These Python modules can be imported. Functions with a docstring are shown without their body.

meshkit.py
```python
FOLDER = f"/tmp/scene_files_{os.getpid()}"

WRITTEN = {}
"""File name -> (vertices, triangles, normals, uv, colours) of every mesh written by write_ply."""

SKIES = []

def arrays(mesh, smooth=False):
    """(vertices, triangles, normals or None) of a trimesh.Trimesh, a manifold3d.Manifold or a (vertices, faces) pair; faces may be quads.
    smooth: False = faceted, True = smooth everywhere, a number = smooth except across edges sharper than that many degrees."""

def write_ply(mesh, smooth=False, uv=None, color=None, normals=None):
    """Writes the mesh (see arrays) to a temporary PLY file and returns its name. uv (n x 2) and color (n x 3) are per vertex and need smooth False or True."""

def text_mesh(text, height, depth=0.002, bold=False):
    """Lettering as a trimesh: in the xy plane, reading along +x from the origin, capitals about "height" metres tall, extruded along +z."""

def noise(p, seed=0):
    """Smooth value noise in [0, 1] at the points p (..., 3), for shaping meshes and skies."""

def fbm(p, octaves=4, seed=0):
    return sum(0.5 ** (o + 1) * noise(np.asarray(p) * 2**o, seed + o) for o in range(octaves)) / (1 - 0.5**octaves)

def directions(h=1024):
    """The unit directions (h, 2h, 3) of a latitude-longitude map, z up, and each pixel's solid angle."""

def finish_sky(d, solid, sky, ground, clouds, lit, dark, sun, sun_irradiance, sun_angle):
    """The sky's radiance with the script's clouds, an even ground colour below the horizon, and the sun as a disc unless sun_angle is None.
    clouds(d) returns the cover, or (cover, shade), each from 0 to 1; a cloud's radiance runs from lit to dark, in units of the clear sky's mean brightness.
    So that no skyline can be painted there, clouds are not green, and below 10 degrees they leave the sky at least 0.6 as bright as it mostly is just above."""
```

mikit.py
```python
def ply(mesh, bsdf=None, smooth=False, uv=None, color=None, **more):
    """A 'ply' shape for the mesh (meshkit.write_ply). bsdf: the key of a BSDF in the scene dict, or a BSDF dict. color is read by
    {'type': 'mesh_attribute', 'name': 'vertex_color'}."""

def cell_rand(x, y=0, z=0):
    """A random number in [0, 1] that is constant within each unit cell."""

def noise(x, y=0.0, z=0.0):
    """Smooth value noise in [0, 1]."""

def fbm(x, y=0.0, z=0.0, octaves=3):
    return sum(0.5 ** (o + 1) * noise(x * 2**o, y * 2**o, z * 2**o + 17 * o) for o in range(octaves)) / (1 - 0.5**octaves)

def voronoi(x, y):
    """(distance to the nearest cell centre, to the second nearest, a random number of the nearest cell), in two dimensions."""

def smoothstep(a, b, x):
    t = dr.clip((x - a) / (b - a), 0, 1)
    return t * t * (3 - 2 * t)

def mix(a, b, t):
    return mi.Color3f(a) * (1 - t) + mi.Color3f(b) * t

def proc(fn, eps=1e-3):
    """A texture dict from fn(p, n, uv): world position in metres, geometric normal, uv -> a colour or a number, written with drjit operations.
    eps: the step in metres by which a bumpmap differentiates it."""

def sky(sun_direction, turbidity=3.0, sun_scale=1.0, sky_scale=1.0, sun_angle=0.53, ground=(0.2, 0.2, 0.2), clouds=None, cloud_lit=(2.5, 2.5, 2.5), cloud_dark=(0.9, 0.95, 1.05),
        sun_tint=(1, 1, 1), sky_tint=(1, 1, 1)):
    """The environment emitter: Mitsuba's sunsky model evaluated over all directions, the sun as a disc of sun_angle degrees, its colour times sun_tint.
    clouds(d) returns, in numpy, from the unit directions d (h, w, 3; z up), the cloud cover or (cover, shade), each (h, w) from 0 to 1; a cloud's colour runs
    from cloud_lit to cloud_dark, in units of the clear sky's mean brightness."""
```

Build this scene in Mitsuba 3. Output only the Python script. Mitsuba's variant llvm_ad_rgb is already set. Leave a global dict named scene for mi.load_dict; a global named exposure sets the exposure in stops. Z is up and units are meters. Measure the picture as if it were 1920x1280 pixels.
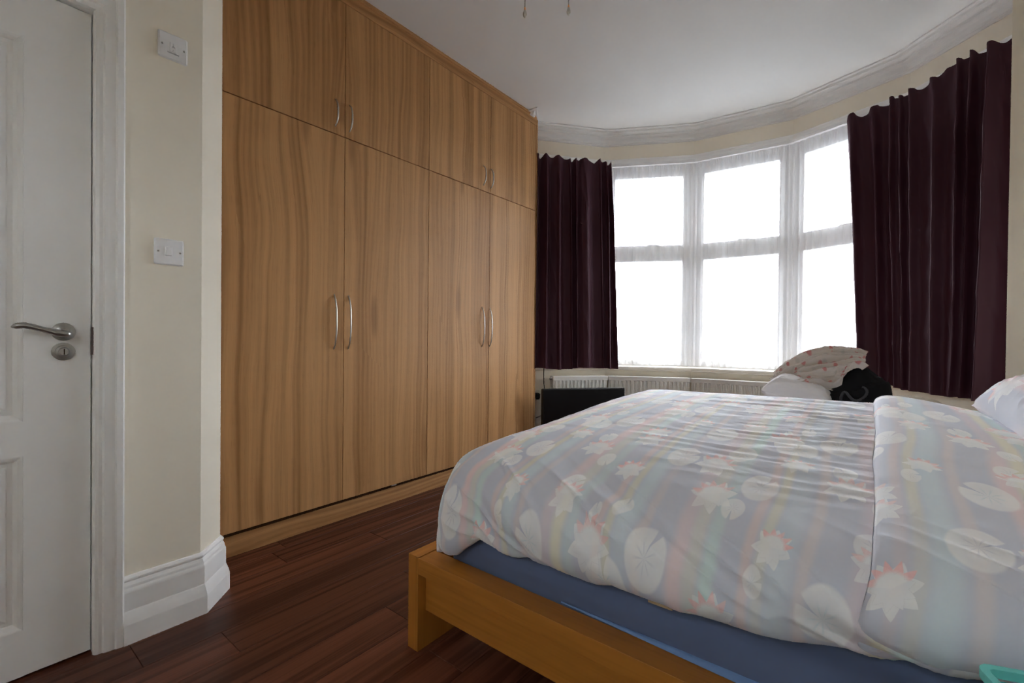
import math, random
import numpy as np, trimesh, drjit as dr, mitsuba as mi, mikit, meshkit
from scipy.ndimage import gaussian_filter
from shapely.geometry import Polygon
from mikit import noise, fbm, smoothstep, mix, cell_rand

random.seed(7)
rng = np.random.default_rng(7)
T = mi.ScalarTransform4f
scene, labels = {}, {}

# ------------------------------------------------------------------ camera, sky, exposure
F, YAW, PITCH, ROLL, EYE = 861.0, math.radians(38.22), math.radians(-0.509), math.radians(0.59), np.array([0, 0, 0.97])
_fw = np.array([-math.sin(YAW) * math.cos(PITCH), math.cos(YAW) * math.cos(PITCH), math.sin(PITCH)])
_rt = np.array([math.cos(YAW), math.sin(YAW), 0.0])
_up = np.cross(_rt, _fw)
_up = -_rt * math.sin(ROLL) + _up * math.cos(ROLL)
scene['camera'] = {'type': 'perspective', 'fov': math.degrees(2 * math.atan(960 / F)), 'fov_axis': 'x', 'near_clip': 0.02, 'far_clip': 200.0,
                   'to_world': T().look_at(origin=EYE.tolist(), target=(EYE + _fw).tolist(), up=_up.tolist())}


def overcast(d):
    one = np.ones(d.shape[:2])
    return one, 0.45 * meshkit.fbm(d * np.array([2.0, 2.0, 4.0]), 3, 5)


scene['sky'] = mikit.sky((0.25, -0.8, 0.55), turbidity=4.0, sun_scale=0.0, ground=(0.155, 0.16, 0.165), clouds=overcast,
                         cloud_lit=(1.87, 2.0, 2.13), cloud_dark=(1.27, 1.37, 1.47))
exposure = 6.3

# ------------------------------------------------------------------ helpers
counts = {}


def key_for(name, parent=None):
    base = f'{parent}__{name}' if parent else name
    n = counts.get(base, -1) + 1
    counts[base] = n
    return base if n == 0 else f'{base}_{n:03d}'


def obj(name, mesh, mat, parent=None, smooth=False, uv=None, label=None, cat=None, group=None, kind=None, to_world=None):
    key = key_for(name, parent)
    d = mesh if isinstance(mesh, dict) else mikit.ply(mesh, mat, smooth, uv=uv)
    if to_world is not None:
        d = {**d, 'to_world': to_world}
    scene[key] = d
    tag(key, label, cat, group, kind)
    return key


def tag(key, label=None, cat=None, group=None, kind=None):
    e = {k: v for k, v in (('label', label), ('category', cat), ('group', group), ('kind', kind)) if v}
    if e:
        labels[key] = {**labels.get(key, {}), **e}


def thing(name, label, cat, group=None):
    key = key_for(name)
    tag(key, label, cat, group)
    return key


def struct(name, mesh, mat, **k):
    return obj(name, mesh, mat, kind='structure', **k)


def cat(*ms):
    return trimesh.util.concatenate([m for m in ms])


def box(x0, x1, y0, y1, z0, z1, b=0.0):
    if b <= 0:
        m = trimesh.creation.box((x1 - x0, y1 - y0, z1 - z0))
        m.apply_translation(((x0 + x1) / 2, (y0 + y1) / 2, (z0 + z1) / 2))
        return m
    P = []
    for i, x in enumerate((x0, x1)):
        for j, y in enumerate((y0, y1)):
            for k, z in enumerate((z0, z1)):
                dx, dy, dz = b * (1 - 2 * i), b * (1 - 2 * j), b * (1 - 2 * k)
                P += [(x, y + dy, z + dz), (x + dx, y, z + dz), (x + dx, y + dy, z)]
    return trimesh.convex.convex_hull(np.array(P))


def prism(poly, z0, z1):
    m = trimesh.creation.extrude_polygon(Polygon(poly), z1 - z0, engine='earcut')
    m.apply_translation((0, 0, z0))
    return m


def inward(P, d):
    """the polyline P moved by d to its right-hand side, mitred"""
    P = np.asarray(P, float)
    t = np.diff(P, axis=0)
    t /= np.linalg.norm(t, axis=1, keepdims=True)
    n = np.stack([t[:, 1], -t[:, 0]], 1)
    out = []
    for i in range(len(P)):
        a, b = n[max(i - 1, 0)], n[min(i, len(n) - 1)]
        m = (a + b) / np.linalg.norm(a + b)
        out.append(P[i] + m * d / max(m @ b, 0.3))
    return np.array(out)


def band(P, d0, d1, z0, z1):
    """a strip standing along the polyline between two offsets"""
    a, b = inward(P, d0), inward(P, d1)
    return prism(np.vstack([a, b[::-1]]), z0, z1)


def sweep(P, prof):
    """a profile of (offset to the right, height) swept along the plan polyline, ends closed"""
    rows = [inward(P, o) for o, z in prof]
    n, m = len(P), len(prof)
    V = np.array([[(*rows[j][i], prof[j][1]) for j in range(m)] for i in range(n)]).reshape(-1, 3)
    Fc = []
    for i in range(n - 1):
        for j in range(m):
            k = (j + 1) % m
            a, b, c, d = i * m + j, i * m + k, (i + 1) * m + k, (i + 1) * m + j
            Fc += [(a, b, c), (a, c, d)]
    tri = trimesh.creation.triangulate_polygon(Polygon(prof), engine='earcut')
    look = {tuple(np.round(p, 6)): i for i, p in enumerate(np.asarray(prof, float))}
    for f in tri[1]:
        q = [look[tuple(np.round(tri[0][i], 6))] for i in f]
        Fc += [tuple(q), tuple((n - 1) * m + i for i in q[::-1])]
    mm = trimesh.Trimesh(V, Fc, process=False)
    trimesh.repair.fix_normals(mm)
    return mm


def tube(points, r, sides=8, closed_ends=True):
    p = np.asarray(points, float)
    rr = np.broadcast_to(np.asarray(r, float), (len(p),))
    t = np.gradient(p, axis=0)
    t /= np.linalg.norm(t, axis=1, keepdims=True) + 1e-12
    ref = np.array([0, 0, 1.0]) if abs(t[:, 2]).mean() < 0.8 else np.array([1.0, 0, 0])
    a = np.cross(t, ref)
    a /= np.linalg.norm(a, axis=1, keepdims=True) + 1e-12
    b = np.cross(t, a)
    an = np.arange(sides) * 2 * np.pi / sides
    V = (p[:, None] + rr[:, None, None] * (np.cos(an)[None, :, None] * a[:, None] + np.sin(an)[None, :, None] * b[:, None])).reshape(-1, 3)
    Fc = []
    for i in range(len(p) - 1):
        for j in range(sides):
            k = (j + 1) % sides
            q = (i * sides + j, i * sides + k, (i + 1) * sides + k, (i + 1) * sides + j)
            Fc += [(q[0], q[1], q[2]), (q[0], q[2], q[3])]
    V = np.vstack([V, p[:1], p[-1:]])
    c0, c1 = len(V) - 2, len(V) - 1
    for j in range(sides):
        k = (j + 1) % sides
        Fc += [(c0, k, j), (c1, (len(p) - 1) * sides + j, (len(p) - 1) * sides + k)]
    m = trimesh.Trimesh(V, Fc, process=False)
    trimesh.repair.fix_normals(m)
    return m


def lathe(prof, sides=24):
    """(radius, height) turned about z"""
    return trimesh.creation.revolve(np.asarray(prof, float), sections=sides)


def sheet(V, uv=None, thick=0.003, calm=0):
    """a grid of points (n, m, 3) as a closed cloth with a back face; uv follows"""
    n, m = V.shape[:2]
    du, dv = np.gradient(V, axis=0), np.gradient(V, axis=1)
    N = np.cross(du, dv)
    N /= np.linalg.norm(N, axis=2, keepdims=True) + 1e-12
    if calm:
        N = np.stack([gaussian_filter(N[..., k], calm) for k in range(3)], -1)
    W = V - N * thick
    idx = np.arange(n * m).reshape(n, m)
    a, b, c, d = idx[:-1, :-1].ravel(), idx[1:, :-1].ravel(), idx[1:, 1:].ravel(), idx[:-1, 1:].ravel()
    top = np.vstack([np.stack([a, b, c], 1), np.stack([a, c, d], 1)])
    k = n * m
    ring = np.concatenate([idx[:, 0], idx[-1, 1:], idx[-2::-1, -1], idx[0, -2:0:-1]])
    nx = np.roll(ring, -1)
    side = np.vstack([np.stack([ring, ring + k, nx], 1), np.stack([nx, ring + k, nx + k], 1)])
    mesh = trimesh.Trimesh(np.vstack([V.reshape(-1, 3), W.reshape(-1, 3)]), np.vstack([top, top[:, ::-1] + k, side]), process=False)
    if uv is None:
        return mesh
    u = uv.reshape(-1, 2)
    return mesh, np.vstack([u, u])


def polyline_at(P, s):
    P = np.asarray(P, float)
    L = np.r_[0, np.cumsum(np.linalg.norm(np.diff(P, axis=0), axis=1))]
    return np.stack([np.interp(s, L, P[:, 0]), np.interp(s, L, P[:, 1])], -1), L[-1]


def mirror_free(d, **k):
    return {**d, **k}


# ------------------------------------------------------------------ materials
def rough(name, color, r=0.6, spec=0.3, **k):
    scene[name] = {'type': 'twosided', 'bsdf': {'type': 'principled', 'base_color': color if isinstance(color, dict) else {'type': 'rgb', 'value': list(color)}, 'roughness': r, 'specular': spec, **k}}
    return name


def metal(name, color, r=0.3):
    scene[name] = {'type': 'twosided', 'bsdf': {'type': 'principled', 'base_color': {'type': 'rgb', 'value': list(color)}, 'metallic': 1.0, 'roughness': r}}
    return name


def wall_fn(p, n, uv):
    return mix((0.80, 0.745, 0.635), (0.82, 0.765, 0.655), fbm(p.x * 3, p.y * 3, p.z * 3))


def ceil_fn(p, n, uv):
    return mix((0.69, 0.685, 0.675), (0.72, 0.715, 0.705), fbm(p.x * 2, p.y * 2, p.z * 2))


def oak_fn(p, n, uv):
    """laminate oak: u across the grain and v along it, in metres"""
    u, v = uv.x, uv.y
    d1, d2, kk = mikit.voronoi(u * 6.0 + 0.6 * noise(u * 3, v * 0.7), v * 1.25)
    w = u + 0.040 * (noise(u * 4.5, v * 1.5) - 0.5) + 0.015 * (noise(u * 10, v * 4.0) - 0.5) + 0.040 * dr.exp(-7.0 * d1 * d1) * (kk - 0.3)
    broad = fbm(w * 26, v * 0.35, 0.0, 3)
    mid = noise(w * 80, v * 0.9)
    fine = noise(w * 240, v * 5.0)
    pore = noise(w * 520, v * 22.0)
    ring = 0.5 + 0.5 * dr.sin(w * 230 + 7.0 * noise(u * 5.0, v * 0.6))
    dark = 0.36 * smoothstep(0.30, 0.78, broad) + 0.20 * smoothstep(0.35, 0.85, mid) + 0.22 * ring * smoothstep(0.25, 0.65, broad) + 0.14 * fine + 0.14 * smoothstep(0.6, 0.95, pore)
    c = mix((0.520, 0.285, 0.122), (0.280, 0.128, 0.044), dr.clip(dark, 0, 1))
    knot = smoothstep(0.20, 0.05, d1) * smoothstep(0.66, 0.8, kk)
    return mix(c, (0.21, 0.085, 0.03), 0.45 * knot)


def bedwood_fn(p, n, uv):
    u, v = uv.x, uv.y
    g = fbm(u * 60, v * 2.5, 0.0, 3) * 0.6 + 0.4 * noise(u * 260, v * 9)
    return mix((0.45, 0.185, 0.034), (0.34, 0.125, 0.021), g)


def plank_fn(p, n, uv):
    """walnut laminate: the whole part of u / 16 is the plank's number"""
    k = dr.floor(uv.x / 16.0)
    u, v = uv.x - 16.0 * k, uv.y
    tone = cell_rand(k, 3)
    w = u + 0.012 * (noise(u * 14 + k * 7.3, v * 1.6) - 0.5)
    g = fbm(w * 60 + k * 5.7, v * 1.4, 0.0, 3)
    fine = noise(w * 330 + k, v * 7.0)
    d = dr.clip(0.75 * smoothstep(0.3, 0.72, g) + 0.35 * fine, 0, 1)
    c = mix((0.140, 0.048, 0.026), (0.064, 0.020, 0.011), d)
    return c * (0.66 + 0.52 * tone)


# --- bed linen print: u along the bed, v across it, in metres; tile 0.60 x 0.66
PADS = [(0.10, 0.27, 0.032, 0.042, 0.6), (0.25, 0.24, 0.023, 0.036, 1.5), (0.33, 0.13, 0.052, 0.068, 1.1), (0.04, 0.10, 0.050, 0.062, 2.6), (0.53, 0.14, 0.020, 0.034, 0.3), (0.20, 0.20, 0.014, 0.026, 2.0),
        (0.47, 0.31, 0.028, 0.036, 4.6), (0.24, 0.045, 0.060, 0.062, 1.6), (0.50, 0.42, 0.044, 0.058, 1.0), (0.12, 0.42, 0.026, 0.036, 5.2), (0.30, 0.52, 0.048, 0.060, 0.4), (0.05, 0.58, 0.030, 0.040, 2.2), (0.43, 0.60, 0.040, 0.050, 3.0)]
FLOWERS = [(0.11, 0.22, 0.048, 1.7), (0.42, 0.345, 0.058, 1.9), (0.20, 0.125, 0.060, 1.4), (0.46, 0.03, 0.056, 2.0), (0.555, 0.22, 0.040, 1.1), (0.06, 0.49, 0.055, 1.5), (0.20, 0.39, 0.045, 1.9), (0.385, 0.50, 0.058, 1.3), (0.17, 0.61, 0.05, 1.8), (0.555, 0.585, 0.045, 1.5)]
TU, TV = 0.60, 0.66


def linen_fn(p, n, uv):
    u = uv.x + 0.006 * (noise(uv.x * 9, uv.y * 9) - 0.5)
    v = uv.y
    s = u + 0.030 * (noise(u * 2.2, v * 2.6) - 0.5)
    t = s / 0.30
    t = t - dr.floor(t)
    c = mi.Color3f(0.555, 0.570, 0.640)

    def stripe(c, a, col, w=0.05, amount=0.85, k=2.2):
        e = dr.abs(t - a)
        e = dr.minimum(e, 1 - e)
        m = (1 - smoothstep(w * 0.20, w * 1.35, e)) * amount * (0.45 + 0.45 * smoothstep(0.25, 0.6, noise(s * 3.4 + 9 * a, v * k)))
        return c * (1 - m) + mi.Color3f(*col) * m

    c = stripe(c, 0.30, (0.81, 0.635, 0.62), 0.070)
    c = stripe(c, 0.40, (0.80, 0.755, 0.58), 0.060)
    c = stripe(c, 0.50, (0.61, 0.745, 0.70), 0.055)
    c = stripe(c, 0.90, (0.62, 0.725, 0.755), 0.080, 0.7)
    c = stripe(c, 0.72, (0.75, 0.61, 0.575), 0.040, 0.7)
    c = stripe(c, 0.80, (0.735, 0.70, 0.55), 0.040, 0.7)
    c = stripe(c, 0.03, (0.73, 0.64, 0.61), 0.040, 0.6)
    fu, fv = u / TU, v / TV
    # every second row of tiles is moved by half a tile
    row = dr.floor(fv)
    fu = fu + 0.5 * (row - 2 * dr.floor(row / 2))
    fu, fv = (fu - dr.floor(fu)) * TU, (fv - row) * TV

    def wrap(a, size):
        return a - size * dr.round(a / size)

    white = mi.Color3f(0.83, 0.825, 0.81)
    for i, (cx, cy, rx, ry, a) in enumerate(PADS):
        x, y = wrap(fu - cx, TU), fv - cy
        rx, ry = rx * 0.84, ry * 1.12
        r = dr.sqrt(dr.square(x / rx) + dr.square(y / ry))
        th = dr.atan2(y / ry, x / rx) - a
        th = th - 2 * math.pi * dr.round(th / (2 * math.pi))
        m = (1 - smoothstep(0.90, 1.04, r)) * smoothstep(0.02, 0.10, dr.abs(th) - 0.16 * r + 0.05)
        m = m * (0.56 + 0.2 * noise(u * 30, v * 30))
        c = c * (1 - m) + white * m
        vein = smoothstep(0.86, 0.98, dr.abs(dr.cos(th * 4.5))) * (1 - smoothstep(0.25, 0.66, r)) * m
        tint = mi.Color3f(0.44, 0.58, 0.62) if i % 2 else mi.Color3f(0.46, 0.47, 0.54)
        c = c * (1 - 0.5 * vein) + tint * (0.5 * vein)
    for cx, cy, R, a in FLOWERS:
        x, y = wrap(fu - cx, TU), fv - cy
        y = y * 0.72
        r = dr.sqrt(x * x + y * y) / (R * 0.86)
        th = dr.atan2(y, x) - a
        th = th - 2 * math.pi * dr.round(th / (2 * math.pi))
        soft = 0.52 + 0.25 * noise(u * 40, v * 40)

        def petals(off, D, Rr, w):
            l = th - off - D * dr.round((th - off) / D)
            q = r / Rr
            lat = dr.abs(r * dr.sin(l))
            lim = w * Rr * dr.sqrt(dr.maximum(q, 0)) * dr.maximum(1 - q, 0) * 2.0
            return smoothstep(-0.012, 0.02, lim - lat) * smoothstep(1.02, 0.96, q)

        back = petals(0.0, 0.52, 1.04, 0.26) * (1 - smoothstep(1.15, 1.35, dr.abs(th)))
        red = back * smoothstep(0.46, 0.70, r) * (0.22 + 0.40 * noise(u * 22 + 5, v * 22))
        m = dr.maximum(dr.maximum(petals(0.30, 0.90, 1.00, 0.46), petals(0.0, 0.70, 0.76, 0.40)), 1 - smoothstep(0.38, 0.48, r)) * soft
        c = c * (1 - back * 0.5) + mi.Color3f(0.80, 0.76, 0.74) * (back * 0.5)
        c = c * (1 - m) + mi.Color3f(0.83, 0.825, 0.81) * m
        inner = petals(0.0, 0.70, 0.76, 0.40)
        c = c * (1 - 0.10 * inner * (1 - inner) * 4)
        c = c * (1 - red) + mi.Color3f(0.80, 0.40, 0.385) * red
    return c


def floral_fn(p, n, uv):
    u, v = uv.x, uv.y
    c = mix((0.53, 0.48, 0.435), (0.57, 0.52, 0.475), noise(u * 8, v * 8))
    d1, d2, k = mikit.voronoi(u * 24, v * 24)
    m = (1 - smoothstep(0.16, 0.30, d1 + 0.12 * (noise(u * 90, v * 90) - 0.5))) * smoothstep(0.45, 0.5, k)
    c = c * (1 - 0.75 * m) + mi.Color3f(0.47, 0.12, 0.12) * (0.75 * m)
    e1, e2, q = mikit.voronoi(u * 20 + 4, v * 20 + 9)
    m2 = (1 - smoothstep(0.12, 0.3, e1)) * smoothstep(0.5, 0.55, q)
    return c * (1 - 0.35 * m2) + mi.Color3f(0.33, 0.34, 0.30) * (0.35 * m2)


def net_fn(p, n, uv):
    """opacity of the sheer net: u metres along the rail, v height; doubled in its folds, gathered under the rail, lace band and hem below"""
    u, v = uv.x, uv.y
    fold = smoothstep(0.45, 0.85, noise(u * 20, v * 0.4)) * 0.14 + smoothstep(0.5, 0.9, noise(u * 60, v * 0.25)) * 0.04
    o = 0.17 + fold
    head = smoothstep(2.33, 2.40, v)
    o = o + head * (0.16 + 0.22 * noise(u * 90, 1.0))
    hem = smoothstep(0.80, 0.79, v) * 0.25
    rows = smoothstep(0.004, 0.002, dr.abs(v - 0.89)) + smoothstep(0.004, 0.002, dr.abs(v - 0.955)) + smoothstep(0.003, 0.001, dr.abs(v - 0.875)) + smoothstep(0.003, 0.001, dr.abs(v - 0.970))
    a = u / 0.033
    a = (a - dr.floor(a) - 0.5) * 0.033
    b = v - 0.922
    r = dr.sqrt(a * a + b * b)
    th = dr.atan2(b, a)
    flower = smoothstep(0.002, 0.0, dr.abs(r - 0.007 - 0.004 * dr.cos(5 * th)) - 0.0015)
    return dr.clip(o + hem + 0.3 * rows + 0.35 * flower, 0.02, 0.96)


rough('m_wall', mikit.proc(wall_fn), 0.85, 0.2)
rough('m_ceiling', mikit.proc(ceil_fn), 0.9, 0.15)
rough('m_white_trim', (0.83, 0.825, 0.82), 0.45, 0.35)
rough('m_door_white', (0.85, 0.85, 0.845), 0.38, 0.4)
rough('m_upvc', (0.80, 0.80, 0.80), 0.35, 0.4)
rough('m_sill', (0.72, 0.68, 0.59), 0.45, 0.35)
rough('m_oak', mikit.proc(oak_fn), 0.52, 0.25)
rough('m_gap', (0.05, 0.025, 0.012), 0.8, 0.1)
rough('m_bedwood', mikit.proc(bedwood_fn), 0.38, 0.4)
rough('m_plank', mikit.proc(plank_fn), 0.42, 0.28)
rough('m_subfloor', (0.02, 0.011, 0.008), 0.9, 0.1)
rough('m_linen', mikit.proc(linen_fn), 0.85, 0.18, sheen=1.0)
rough('m_sheet', (0.115, 0.150, 0.250), 0.75, 0.15, sheen=0.3)
rough('m_sheet_light', (0.17, 0.28, 0.50), 0.7, 0.15)
rough('m_curtain', (0.044, 0.0125, 0.021), 0.62, 0.25, sheen=0.15, sheen_tint=0.8)
rough('m_floral', mikit.proc(floral_fn), 0.9, 0.1)
rough('m_white_cloth', (0.72, 0.70, 0.70), 0.85, 0.1)
rough('m_black_cloth', (0.010, 0.010, 0.011), 0.8, 0.1)
rough('m_grey_cloth', (0.055, 0.055, 0.06), 0.8, 0.1)
rough('m_beige_cloth', (0.42, 0.37, 0.30), 0.9, 0.1)
rough('m_tag', (0.48, 0.36, 0.22), 0.6, 0.2)
rough('m_plastic_white', (0.78, 0.78, 0.79), 0.3, 0.4)
rough('m_grey_print', (0.38, 0.38, 0.39), 0.5, 0.2)
rough('m_radiator', (0.70, 0.69, 0.65), 0.35, 0.4)
rough('m_black_gloss', (0.004, 0.004, 0.005), 0.35, 0.2)
rough('m_black', (0.008, 0.008, 0.008), 0.5, 0.25)
rough('m_teal', (0.035, 0.36, 0.38), 0.32, 0.4)
rough('m_teal_light', (0.13, 0.52, 0.48), 0.35, 0.4)
rough('m_keep', (0.085, 0.055, 0.055), 0.5, 0.4)
rough('m_cord', (0.20, 0.17, 0.13), 0.6, 0.3)
metal('m_nickel', (0.42, 0.42, 0.41), 0.33)
metal('m_steel', (0.60, 0.58, 0.55), 0.28)
metal('m_orange_glint', (0.85, 0.45, 0.16), 0.25)  # orange metal that stands in for a warm lamp reflection
metal('m_chrome', (0.65, 0.62, 0.56), 0.12)
scene['m_glass'] = {'type': 'thindielectric', 'int_ior': 1.5}
scene['m_net'] = {'type': 'mask', 'opacity': mikit.proc(net_fn), 'nested': {'type': 'principledthin', 'base_color': {'type': 'rgb', 'value': [0.82, 0.81, 0.82]}, 'roughness': 0.9, 'diff_trans': 1.1, 'spec_trans': 0.0}}

# ------------------------------------------------------------------ plan of the room
CEIL = 2.76
XW = -1.84                        # plane of the wall with the door
XD, XPL = -2.166, -2.19           # wardrobe doors, wardrobe plinth
Z_, A_, B_, C_, D_, E_ = (-2.36, 3.13), (-1.891, 3.709), (-1.226, 4.048), (-0.501, 4.101), (0.159, 3.827), (0.659, 3.309)
BAY = [Z_, A_, B_, C_, D_, E_]
YP = 3.05                         # face of the window wall either side of the bay
XR, YB = 1.03, -0.80              # bed-head wall, wall behind the camera
CH = (-1.935, 0.682)              # end of the chamfered corner

# ------------------------------------------------------------------ floor, ceiling, walls
floor = struct('floor', cat(box(-2.9, XR + .1, YB - .1, 4.4, -0.12, -0.009)), 'm_subfloor')
px0 = -1.657
pw = 0.147
pid = 0
for i in range(-8, 19):
    xa, xb = px0 + i * pw, px0 + (i + 1) * pw
    if xb < -2.75 or xa > XR:
        continue
    xa_, xb_ = max(xa, -2.75), min(xb, XR)
    off = {0: 0.589, -3: 0.945, -2: 0.10}.get(i, rng.uniform(-0.6, 0.6))
    cuts = [off + 1.25 * k for k in range(-3, 5)]
    for ya, yb in zip(cuts[:-1], cuts[1:]):
        ya, yb = max(ya, YB), min(yb, 4.15)
        if yb - ya < 0.03:
            continue
        g = 0.0006
        m = box(xa_ + g, xb_ - g, ya + g, yb - g, -0.009, 0.0, 0.0012)
        pid += 1
        uv = np.stack([(m.vertices[:, 0] - xa) + 16.0 * pid + 2.0, m.vertices[:, 1] + 3.7 * (pid % 11) + 8], 1)
        obj('plank', mikit.ply(m, 'm_plank', False, uv=uv), None, floor)

struct('ceiling', box(-2.9, XR + .1, YB - .1, 4.45, CEIL, CEIL + 0.12), 'm_ceiling')
DY0, DY1, DZ = -0.46, 0.303, 1.925   # door leaf
struct('wall_left', cat(box(XW - .14, XW, DY1 + .012, 0.50, 0, CEIL), box(XW - .14, XW, YB, DY0 - .012, 0, CEIL), box(XW - .14, XW, DY0 - .012, DY1 + .012, DZ + .012, CEIL),
                        prism([(XW, 0.50), (XW, 0.587), CH, (-2.9, CH[1]), (-2.9, 0.50)], 0, CEIL), box(-2.95, -2.80, 0.5, 3.3, 0, CEIL)), 'm_wall')
BW = (-0.42, 0.24, 1.30, 1.90)    # small unseen window added behind the camera for fill light: x, x, z, z
struct('wall_back', cat(box(-2.9, BW[0], YB - .12, YB, 0, CEIL), box(BW[1], XR + .1, YB - .12, YB, 0, CEIL), box(BW[0], BW[1], YB - .12, YB, 0, BW[2]), box(BW[0], BW[1], YB - .12, YB, BW[3], CEIL)), 'm_wall')
struct('wall_right', box(XR, XR + .12, YB - .1, 3.6, 0, CEIL), 'm_wall')
struct('wall_front', cat(prism([(0.476, YP), (XR + .12, YP), (XR + .12, 3.62), (0.80, 3.62), E_], 0, CEIL), prism([Z_, (-2.31, YP), (-2.95, YP), (-2.95, 3.62), (-2.52, 3.45)], 0, CEIL)), 'm_wall')
_o, _i0, _i1 = inward(BAY, -.20), inward(BAY, .10), inward(BAY, 0)
for k in range(5):
    struct('wall_bay', cat(prism([_o[k], _o[k + 1], _i0[k + 1], _i0[k]], 0, .702), prism([_o[k], _o[k + 1], _i1[k + 1], _i1[k]], 2.54, CEIL)), 'm_wall')
# hall beyond the door, closed off
struct('wall_hall', box(XW - .30, XW - .20, YB, 0.6, 0, CEIL), 'm_wall')

# cornice, board over the windows, sill, skirting
path = [(-2.80, YP), (-2.31, YP), *BAY, (0.476, YP), (XR, YP)]
cor = [(0, CEIL), (0, CEIL - .10), (.007, CEIL - .10), (.012, CEIL - .090), (.020, CEIL - .086), (.022, CEIL - .074), (.036, CEIL - .056), (.056, CEIL - .046), (.068, CEIL - .044), (.068, CEIL - .030),
       (.080, CEIL - .026), (.096, CEIL - .026), (.104, CEIL - .022), (.106, CEIL - .009), (.112, CEIL - .006), (.122, CEIL - .010), (.132, CEIL - .008), (.132, CEIL)]
struct('trim_1', sweep(path, cor), 'm_ceiling', label='white moulded plaster cornice running round the bay ceiling')
board = [(0.0, 2.44), (0.0, 2.542), (.012, 2.542), (.016, 2.532), (.026, 2.526), (.030, 2.505), (.055, 2.495), (.058, 2.485), (.058, 2.470), (0.02, 2.466), (0.02, 2.44)]
struct('trim_2', sweep(BAY, board), 'm_white_trim', label='white moulded board above the bay windows carrying the curtain rail')
sill = [(-0.06, .705), (-0.06, .738), (.138, .735), (.148, .731), (.152, .722), (.152, .709), (.147, .702), (.138, .699), (.09, .699)]
struct('trim_3', sweep(BAY, sill), 'm_sill', label='cream window sill with a rounded nose all round the bay')
sk = [(0, 0), (.030, 0), (.030, .062), (.026, .078), (.020, .097), (.018, .101), (.018, .158), (.017, .164), (.014, .170), (.0135, .178), (.010, .186), (.008, .189), (.011, .194), (.011, .199), (.006, .206), (0, .207)]
struct('baseboard_left', sweep([(XW, 0.373), (XW, 0.587), CH, (-2.162, CH[1])], sk), 'm_white_trim')

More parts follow.
